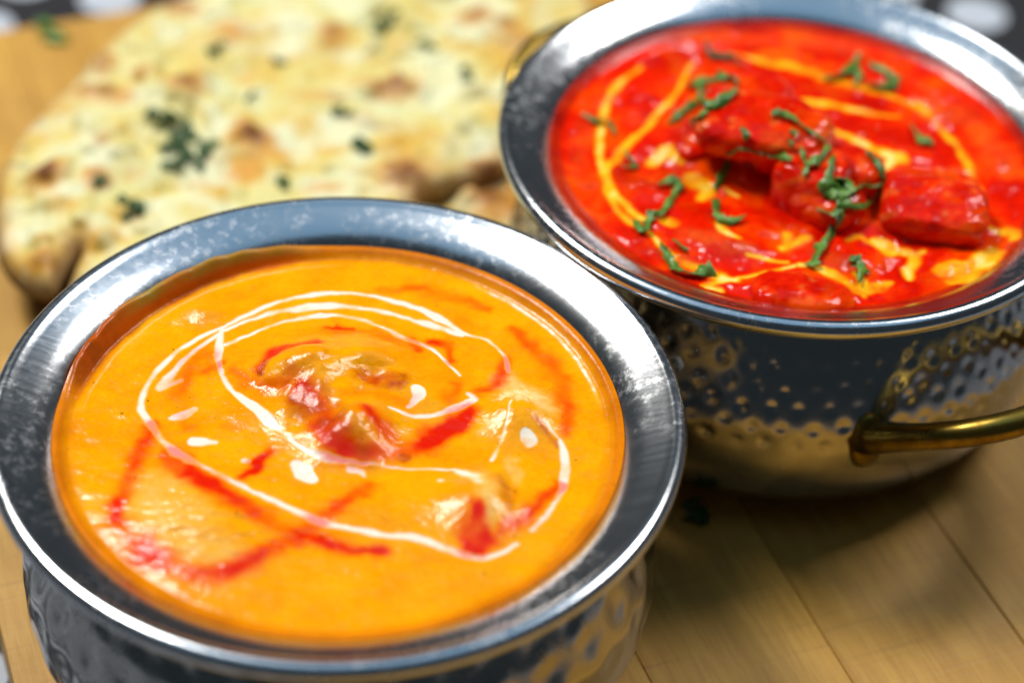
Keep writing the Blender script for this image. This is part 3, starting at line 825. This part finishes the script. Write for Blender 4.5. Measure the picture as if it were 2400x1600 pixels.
patch('browned chicken piece inside the inner cream loop of the orange curry', [((950, 690), 10, 9, -30), ((1050, 770), 11, 9, -35), ((1140, 835), 7.5, 6, -20)])
patch('charred chicken end beside the teardrop of cream in orange curry', [((1165, 605), 8, 5.6, -10), ((1235, 605), 6.2, 5.2, 0)])

# ------------------------------------------------------------------ naan
def inside(px, py, poly):
    x0, y0 = poly[:, 0], poly[:, 1]; x1, y1 = np.roll(x0, -1), np.roll(y0, -1)
    c = np.zeros(px.shape, bool)
    for a, b, c_, d in zip(x0, y0, x1, y1):
        if b == d: continue
        c ^= ((b > py) != (d > py)) & (px < (c_ - a) * (py - b) / (d - b) + a)
    return c
def edge_dist(px, py, poly):
    best = np.full(px.shape, 1e9)
    q = np.roll(poly, -1, 0)
    for a, b in zip(poly, q):
        d = b - a; L = d @ d + 1e-18
        t = np.clip(((px - a[0]) * d[0] + (py - a[1]) * d[1]) / L, 0, 1)
        best = np.minimum(best, np.hypot(px - a[0] - t * d[0], py - a[1] - t * d[1]))
    return best

m, nt, p = new_mat('naan_crust')
a = attr(nt, 'bake'); sp_ = nt.nodes.new('ShaderNodeSeparateColor'); nt.links.new(a.outputs['Color'], sp_.inputs[0])
co = coords(nt)
n1 = noise(nt, co, 42, 5, .6, .5); n2 = noise(nt, co, 300, 4, .6); n3 = noise(nt, co, 70, 2, .45)
c = ramp(nt, n1, [(.34, (.66, .655, .34)), (.50, (.69, .58, .19)), (.62, (.66, .41, .07)), (.76, (.50, .20, .022))]).outputs[0]
c = mix(nt, ramp(nt, n3, [(.45, (0,) * 3), (.62, (1,) * 3)]).outputs[0], c, (.74, .73, .45))
c = mix(nt, sp_.outputs[1], c, (.62, .26, .03))
c = mix(nt, sp_.outputs[0], c, (.15, .026, .005))
c = mix(nt, sp_.outputs[2], c, (.13, .055, .012))
nt.links.new(c, p.inputs['Base Color']); p.inputs['Roughness'].default_value = .42
p.inputs['Specular IOR Level'].default_value = .35
nb = bump(nt, n2, .22, .0012); nb = bump(nt, n3, .4, .002, nb); nt.links.new(nb, p.inputs['Normal'])
NAAN = m

def make_naan(label, outline_px, ztop, zbot, thick, blisters, toasts, NGx=230, seed=1, tilt=None):
    poly = np.array([onplane(*q, ztop)[:2] for q in spline(outline_px + outline_px[:1], 6)[:-1]])
    lo, hi = poly.min(0), poly.max(0); st = (hi[0] - lo[0]) / NGx
    gx_ = np.arange(lo[0] - st, hi[0] + st, st); gy_ = np.arange(lo[1] - st, hi[1] + st, st)
    X, Y = np.meshgrid(gx_, gy_); sh = X.shape; x, y = X.ravel(), Y.ravel()
    ins = inside(x, y, poly); ed = edge_dist(x, y, poly); sd = np.where(ins, ed, -ed)
    q = np.clip(sd / .0055, 0, 1)
    prof = np.sqrt(np.maximum(0, 1 - (1 - q) ** 2))
    top = zbot + thick * (.30 + .70 * prof)
    top += q * (0.0034 * fbm(x, y, 55, 2, seed) + .0042 * np.maximum(0, fbm(x, y, 130, 2, seed + 5)) + .0003 * fbm(x, y, 320, 2, seed + 6))
    br = np.zeros_like(x); to = np.zeros_like(x)
    for (uv, ra, rb, dark) in blisters:
        c_ = onplane(*uv, ztop)[:2]; dd = np.sqrt(((x - c_[0]) / (ra * MM)) ** 2 + ((y - c_[1]) / (rb * MM)) ** 2) + .25 * fbm(x, y, 300, 2, seed + 9)
        br = np.maximum(br, .9 * dark * (1 - sstep(.15, 1.1, dd))); to = np.maximum(to, (1 - sstep(.8, 1.7, dd)) * .75)
        top += q * .0020 * np.exp(-dd ** 2)
    for (uv, ra, rb, s_) in toasts:
        c_ = onplane(*uv, ztop)[:2]; dd = np.sqrt(((x - c_[0]) / (ra * MM)) ** 2 + ((y - c_[1]) / (rb * MM)) ** 2) + .5 * fbm(x, y, 200, 2, seed + 3)
        to = np.maximum(to, s_ * (1 - sstep(.3, 1.2, dd)))
    und = 1 - sstep(.0, .0035, sd)
    to = np.maximum(to, .55 * (1 - sstep(.001, .008, sd)))
    keep = sd > -st * .2
    idm = -np.ones(len(x), int); idm[keep] = np.arange(keep.sum())
    gi = np.arange(len(x)).reshape(sh)
    qd = np.stack([gi[:-1, :-1], gi[:-1, 1:], gi[1:, 1:], gi[1:, :-1]], 2).reshape(-1, 4)
    qd = qd[keep[qd].all(1)]
    Vt = np.stack([x, y, top], 1)[keep]; nT = len(Vt)
    Vb = np.stack([x, y, np.minimum(zbot + .15 * thick * (1 - q), top - .0005)], 1)[keep]
    ft = idm[qd]; fb = ft[:, ::-1] + nT
    # side walls along boundary edges
    ek = {}
    for f in ft:
        for i in range(4):
            e = (f[i], f[(i + 1) % 4]); ek[e] = 1
    side = [(e[1], e[0], e[0] + nT, e[1] + nT) for e in ek if (e[1], e[0]) not in ek]
    o = mesh_obj('bread', np.vstack([Vt, Vb]), [tuple(map(int, f)) for f in ft] + [tuple(map(int, f)) for f in fb] + [tuple(map(int, f)) for f in side], NAAN)
    at = o.data.color_attributes.new('bake', 'FLOAT_COLOR', 'POINT')
    cc = np.zeros((2 * nT, 4), np.float32); cc[:nT, 0] = br[keep]; cc[:nT, 1] = np.clip(to[keep], 0, 1); cc[nT:, 2] = 1; cc[:nT, 2] = und[keep] * .55; cc[:, 3] = 1
    at.data.foreach_set('color', cc.ravel())
    root = empty('naan', (float(poly[:, 0].mean()), float(poly[:, 1].mean()), zbot)); tag(root, label, 'bread', 'flatbreads on the board'); adopt(o, root)
    return root, o

LOW_Z = .013; TOP_Z = .024
naan_low, low_bread = make_naan('lower naan flatbread lying flat on the board beneath another naan',
    [(330, 330), (600, 180), (900, 120), (1180, 210), (1330, 330), (1360, 470), (1280, 590), (1050, 610), (700, 560), (420, 480)], LOW_Z, .0002, .0125,
    [((1150, 470), 6, 5, .8), ((1230, 520), 5, 5, .7)], [((1180, 480), 16, 12, .9)], 150, 40)
blist = [((820,360),4.2,7,.95), ((210,765),4.6,5.2,1), ((1110,575),5.2,4.4,.85), ((1725,345),7,4.5,.75), ((1790,745),6.4,8.5,1), ((430,770),3.4,4,.45),
         ((2090,40),5.5,4.5,.7), ((1470,130),3.6,4.6,.5), ((1930,815),9,5.5,1), ((450,365),7,3,.45), ((460,250),3,5,.3), ((2180,690),7,4,.9), ((800,5),5,4,.45), ((180,1120),4,3,.4), ((620,300),2,3,.2)]
toast = [((1020,110),10,8,.75), ((1080,690),7,8,.75), ((1400,390),9,6,.5), ((450,620),4,4,.6), ((430,380),11,5,.7), ((200,1040),4,3,.5), ((1440,810),6,5,.6), ((290,900),5,4,.4),
         ((1150,630),8,6,.6), ((2250,120),6,10,.7), ((1690,330),13,8,.6), ((240,420),10,7,.5), ((600,740),4,4,.35), ((1650,500),9,6,.3), ((880,770),4,3,.3), ((1820,720),14,14,.6), ((1080,290),4,6,.4), ((340,1040),2,5,.8)]
naan_top, top_bread = make_naan('large blistered naan flatbread with browned spots and baked-in cilantro lying on top',
    [(-22, 470), (-14, 385), (24, 300), (84, 232), (165, 152), (215, 92), (290, 38), (380, -20), (560, -90), (900, -130), (1200, -120), (1370, -60), (1400, 40), (1330, 160), (1240, 260), (1186, 352),
     (1060, 395), (985, 435), (960, 520), (800, 620), (500, 660), (260, 690), (152, 672), (160, 610), (186, 552), (170, 556), (140, 600), (112, 636), (40, 614), (-10, 552)], TOP_Z, .0128, .0085,
    [(c1(*q), a_, b_, d_) for q, a_, b_, d_ in blist], [(c1(*q), a_, b_, d_) for q, a_, b_, d_ in toast], 330, 70)

# ------------------------------------------------------------------ cilantro
bpy.context.view_layer.update()
DG = bpy.context.evaluated_depsgraph_get()
def touch(u, v):
    """where the thing shown at (u, v) touches the surface under it"""
    d = ray(u, v); hit, loc, nrm, *_ = S.ray_cast(DG, Vector(CAM), Vector(d))
    return np.array(loc), np.array(nrm)

def shred(label, strands, conv, mat=LEAF, name='cilantro_leaf', parent=None, lift=.0007, group=None, curl=.38):
    """chopped leaf: each strand is (points, half widths mm); one closed thin mesh"""
    V = []; F = []
    for pts, hw in strands:
        P = spline([conv(*q) for q in pts], 9); n = len(P)
        H_ = np.interp(np.linspace(0, 1, n), np.linspace(0, 1, len(hw)), hw) * MM * .74
        C = []
        for (u, v) in P: C.append(touch(u, v)[0])
        C = np.array(C)
        for _ in range(2): C[1:-1] = (C[:-2] + 2 * C[1:-1] + C[2:]) / 4
        C[:, 2] += lift + .0006 * np.array([mnoise.noise(Vector((c_[0] * 300, c_[1] * 300, 1.7))) for c_ in C]) + .0004
        T = np.gradient(C, axis=0); T /= np.linalg.norm(T, axis=1)[:, None] + 1e-12
        b0 = len(V); th_ = .00016
        for i in range(n):
            s = np.cross(T[i], [0, 0, 1]); s /= np.linalg.norm(s) + 1e-9
            tw = curl * 2.2 * math.sin(i * .21 + b0 * .7 + len(label or '') * 1.3) 
            s = s * math.cos(tw) + np.array([0, 0, 1]) * math.sin(tw) * .8
            up = np.cross(s, T[i]); up /= np.linalg.norm(up) + 1e-9
            if up[2] < 0: up = -up
            wl = H_[i] * (1 + .75 * mnoise.noise(Vector((C[i][0] * 1500, C[i][1] * 1500, 3.1)))); wr = H_[i] * (1 + .75 * mnoise.noise(Vector((C[i][0] * 1500, C[i][1] * 1500, 7.7))))
            ph = len(label or 'x') * .9 + b0; wl *= 1 + .6 * max(0, math.sin(i * .62 + ph)) ** 3; wr *= 1 + .6 * max(0, math.sin(i * .55 + 2.2 + ph)) ** 3
            tip = min(1, .35 + min(i, n - 1 - i) * .35); wl *= tip; wr *= tip
            a_, m_, b_ = C[i] - s * wl, C[i] - up * H_[i] * .12, C[i] + s * wr
            V += [a_ + up * th_, m_ + up * th_, b_ + up * th_, b_ - up * th_, m_ - up * th_, a_ - up * th_]
        for i in range(n - 1):
            for k in range(6):
                j = (k + 1) % 6
                F.append((b0 + i * 6 + k, b0 + i * 6 + j, b0 + (i + 1) * 6 + j, b0 + (i + 1) * 6 + k))
        F.append(tuple(b0 + k for k in range(6))[::-1]); F.append(tuple(b0 + (n - 1) * 6 + k for k in range(6)))
    o = mesh_obj(name, V, F, mat)
    bm = bmesh.new(); bm.from_mesh(o.data); bmesh.ops.recalc_face_normals(bm, faces=bm.faces); bm.to_mesh(o.data); bm.free()
    if parent is not None: adopt(o, parent)
    else: tag(o, label, 'cilantro', group or 'chopped cilantro on the red curry')
    return o

shred('bushy cilantro cluster on the raised shoulder of the largest chicken piece', [
    ([(862, 392), (930, 372), (1010, 350), (1068, 352), (1088, 385)], [.6, 1.8, 2.0, 1.6, .4]), ([(925, 385), (935, 440), (985, 480), (1040, 440), (1085, 400)], [1.6, 2.2, 2.0, 1.8, .6]),
    ([(925, 450), (880, 480), (830, 520), (778, 556)], [1.5, 1.6, 1.2, .3]), ([(945, 500), (920, 530), (880, 572)], [1.4, 1.6, .5])], c2)
shred('long thin cilantro shred running down the back of the largest chicken piece', [([(1235, 512), (1290, 520), (1350, 550), (1410, 592), (1475, 645)], [1.2, 1.1, 1.0, .9, .3])], c2)
shred('cilantro stem bent over the edge of the dark hollow', [([(985, 848), (1010, 805), (1035, 755), (1055, 700), (1085, 670), (1130, 675), (1210, 702), (1290, 708), (1322, 728)], [.9, 1.3, 1.2, 1.1, 1.0, .9, 1.0, 1.2, .8])], c2)
shred('forked cilantro bit below the top of the largest chicken piece', [([(1368, 668), (1378, 715), (1395, 742), (1450, 712), (1490, 655)], [.6, .9, 1.2, 1.3, .6]), ([(1395, 735), (1385, 770), (1372, 800)], [1.0, .8, .3])], c2)
shred('tangled dark cilantro cluster looping over the right flank of the largest chicken piece', [
    ([(1510, 700), (1495, 770), (1480, 850), (1520, 890)], [.7, 1.4, 2.0, 2.2]), ([(1480, 830), (1560, 860), (1640, 838), (1715, 825), (1722, 770), (1690, 715), (1650, 685)], [1.8, 2.4, 1.2, 1.3, 1.1, .9, .4]),
    ([(1530, 890), (1600, 930), (1670, 900), (1722, 845)], [1.8, 1.1, 1.1, 1.0]), ([(1520, 800), (1560, 820), (1600, 880)], [1.6, 2.0, 1.2])], c2)
shred('cilantro strip hanging from the tangled cluster towards the near rim', [([(1440, 935), (1490, 955), (1545, 945)], [1.6, 2.0, 1.2]), ([(1548, 940), (1520, 1010), (1475, 1080), (1440, 1130), (1412, 1190)], [.9, 1.2, 1.1, 1.6, 1.5])], c2)
shred('zigzag cilantro shred where two cream streaks meet', [([(738, 830), (790, 815), (832, 822), (800, 885), (765, 935), (745, 972)], [.8, 1.3, 1.2, 1.1, 1.2, .9]), ([(750, 955), (705, 965), (690, 1005), (668, 1028), (625, 985)], [1.0, 1.4, 1.3, 1.5, .6])], c2)
shred('small hooked cilantro bit in front of the dark hollow', [([(1000, 895), (990, 940), (1010, 975), (1060, 990), (1125, 965)], [1.3, 1.4, 1.5, 1.3, .5])], c2)
shred('pointed cilantro leaf with a folded stem lying on the near cream pool', [([(748, 1080), (770, 1130), (800, 1185), (830, 1212)], [.6, 1.2, 1.3, 1.0]), ([(815, 1205), (880, 1220), (940, 1212), (978, 1200)], [.9, 1.4, 1.8, 2.6])], c2)
shred('curved cilantro leaf in the cream beside the sunken chicken piece', [([(1580, 1160), (1612, 1155), (1632, 1195), (1622, 1262)], [.9, 1.4, 1.6, .9])], c2)
shred('thin cilantro shred crossing the outer cream arc near the far-left wall', [([(395, 520), (460, 545), (520, 548), (548, 608)], [.4, .9, 1.1, .5])], c2)
shred('tiny cilantro hook inside the fork of the cream arcs', [([(590, 668), (612, 715), (640, 740), (605, 752), (575, 748)], [.3, .5, 1.0, 1.0, .5])], c2)
shred('wide branching cilantro leaf floating by the far wall', [([(1460, 355), (1530, 345), (1590, 310), (1625, 250)], [.6, 1.3, 1.4, 1.0]), ([(1605, 290), (1620, 350), (1600, 400)], [1.0, 1.1, .5]), ([(1660, 290), (1720, 320), (1770, 360), (1780, 395), (1700, 390), (1650, 380)], [.9, 1.3, 1.6, 1.4, 1.5, .6])], c2)
shred('short cilantro bit on the far cream arc', [([(1850, 565), (1880, 605), (1915, 640), (1950, 650)], [.8, 1.2, 1.8, .9])], c2)
shred('browned cilantro sprig sunk in sauce near the top wall', [([(950, 190), (960, 240), (1010, 265), (1060, 260), (1115, 305)], [.5, 1.0, 1.3, 1.1, .4])], c2, LEAF_DRY)
shred('tiny square of cilantro on the glossy top of the largest chicken piece', [([(1098, 585), (1122, 605), (1118, 640)], [1.1, 1.3, .4])], c2)
shred('pale yellow-green cilantro stem bead on the crest of the largest chicken piece', [([(1328, 588), (1338, 600), (1347, 614)], [1.0, 1.2, 1.0])], c2)
shred('small cilantro speck just below the pale stem bead', [([(1318, 630), (1321, 648), (1322, 668)], [.7, .9, .7])], c2)
shred('narrow cilantro sliver in the cream above the pointed leaf', [([(800, 1070), (835, 1100), (870, 1115)], [.5, .8, .5])], c2)

# baked flakes on the bread, parts of that bread
def flakes(center, n, spread, seed, conv=c1, parent=naan_top, mat=LEAF_DRY, size=2.0):
    r = random.Random(seed); st = []
    for _ in range(n):
        x = center[0] + r.gauss(0, spread[0]); y = center[1] + r.gauss(0, spread[1]); a_ = r.uniform(0, 6.28); L_ = r.uniform(28, 62)
        st.append(([(x, y), (x + L_ * math.cos(a_) * .5, y + L_ * math.sin(a_) * .35), (x + L_ * math.cos(a_ + .5), y + L_ * math.sin(a_ + .5) * .7)], [size * .6, size * r.uniform(.8, 1.3), size * .4]))
    return shred(None, st, conv, mat, 'cilantro_flake', parent, lift=.0004)
for cpt, n_, sp, sd in (((800, 640), 26, (62, 60), 1), ((690, 530), 4, (22, 30), 2), ((775, 740), 4, (30, 30), 12), ((575, 925), 7, (26, 22), 3), ((1690, 115), 7, (20, 32), 4), ((965, 235), 3, (12, 12), 5), ((1240, 302), 2, (9, 9), 6), ((1505, 492), 4, (22, 14), 7), ((1600, 618), 5, (34, 9), 8), ((1250, 800), 2, (14, 10), 9), ((870, 700), 4, (30, 20), 10), ((450, 800), 2, (12, 10), 31), ((1860, 210), 2, (12, 9), 33), ((1110, 455), 1, (8, 6), 35), ((2060, 330), 2, (10, 10), 38)):
    flakes(cpt, n_, sp, sd)
shred('loose cilantro leaf on the far corner of the wooden board', [([(160, 110), (215, 130), (290, 165)], [2.0, 3.6, 2.0]), ([(190, 170), (250, 190), (310, 185)], [1.6, 2.4, 1.2])], c1, LEAF, group='loose cilantro on the board')
shred('dark wilted cilantro leaf in the shadow between the two bowls', [([(1606, 1180), (1622, 1205), (1642, 1238)], [2.5, 3.6, 1.5]), ([(1626, 1190), (1648, 1208), (1656, 1236)], [1.5, 2.0, 1.0])], lambda a_, b_: (a_, b_), LEAF_DRY, group='loose cilantro on the board')
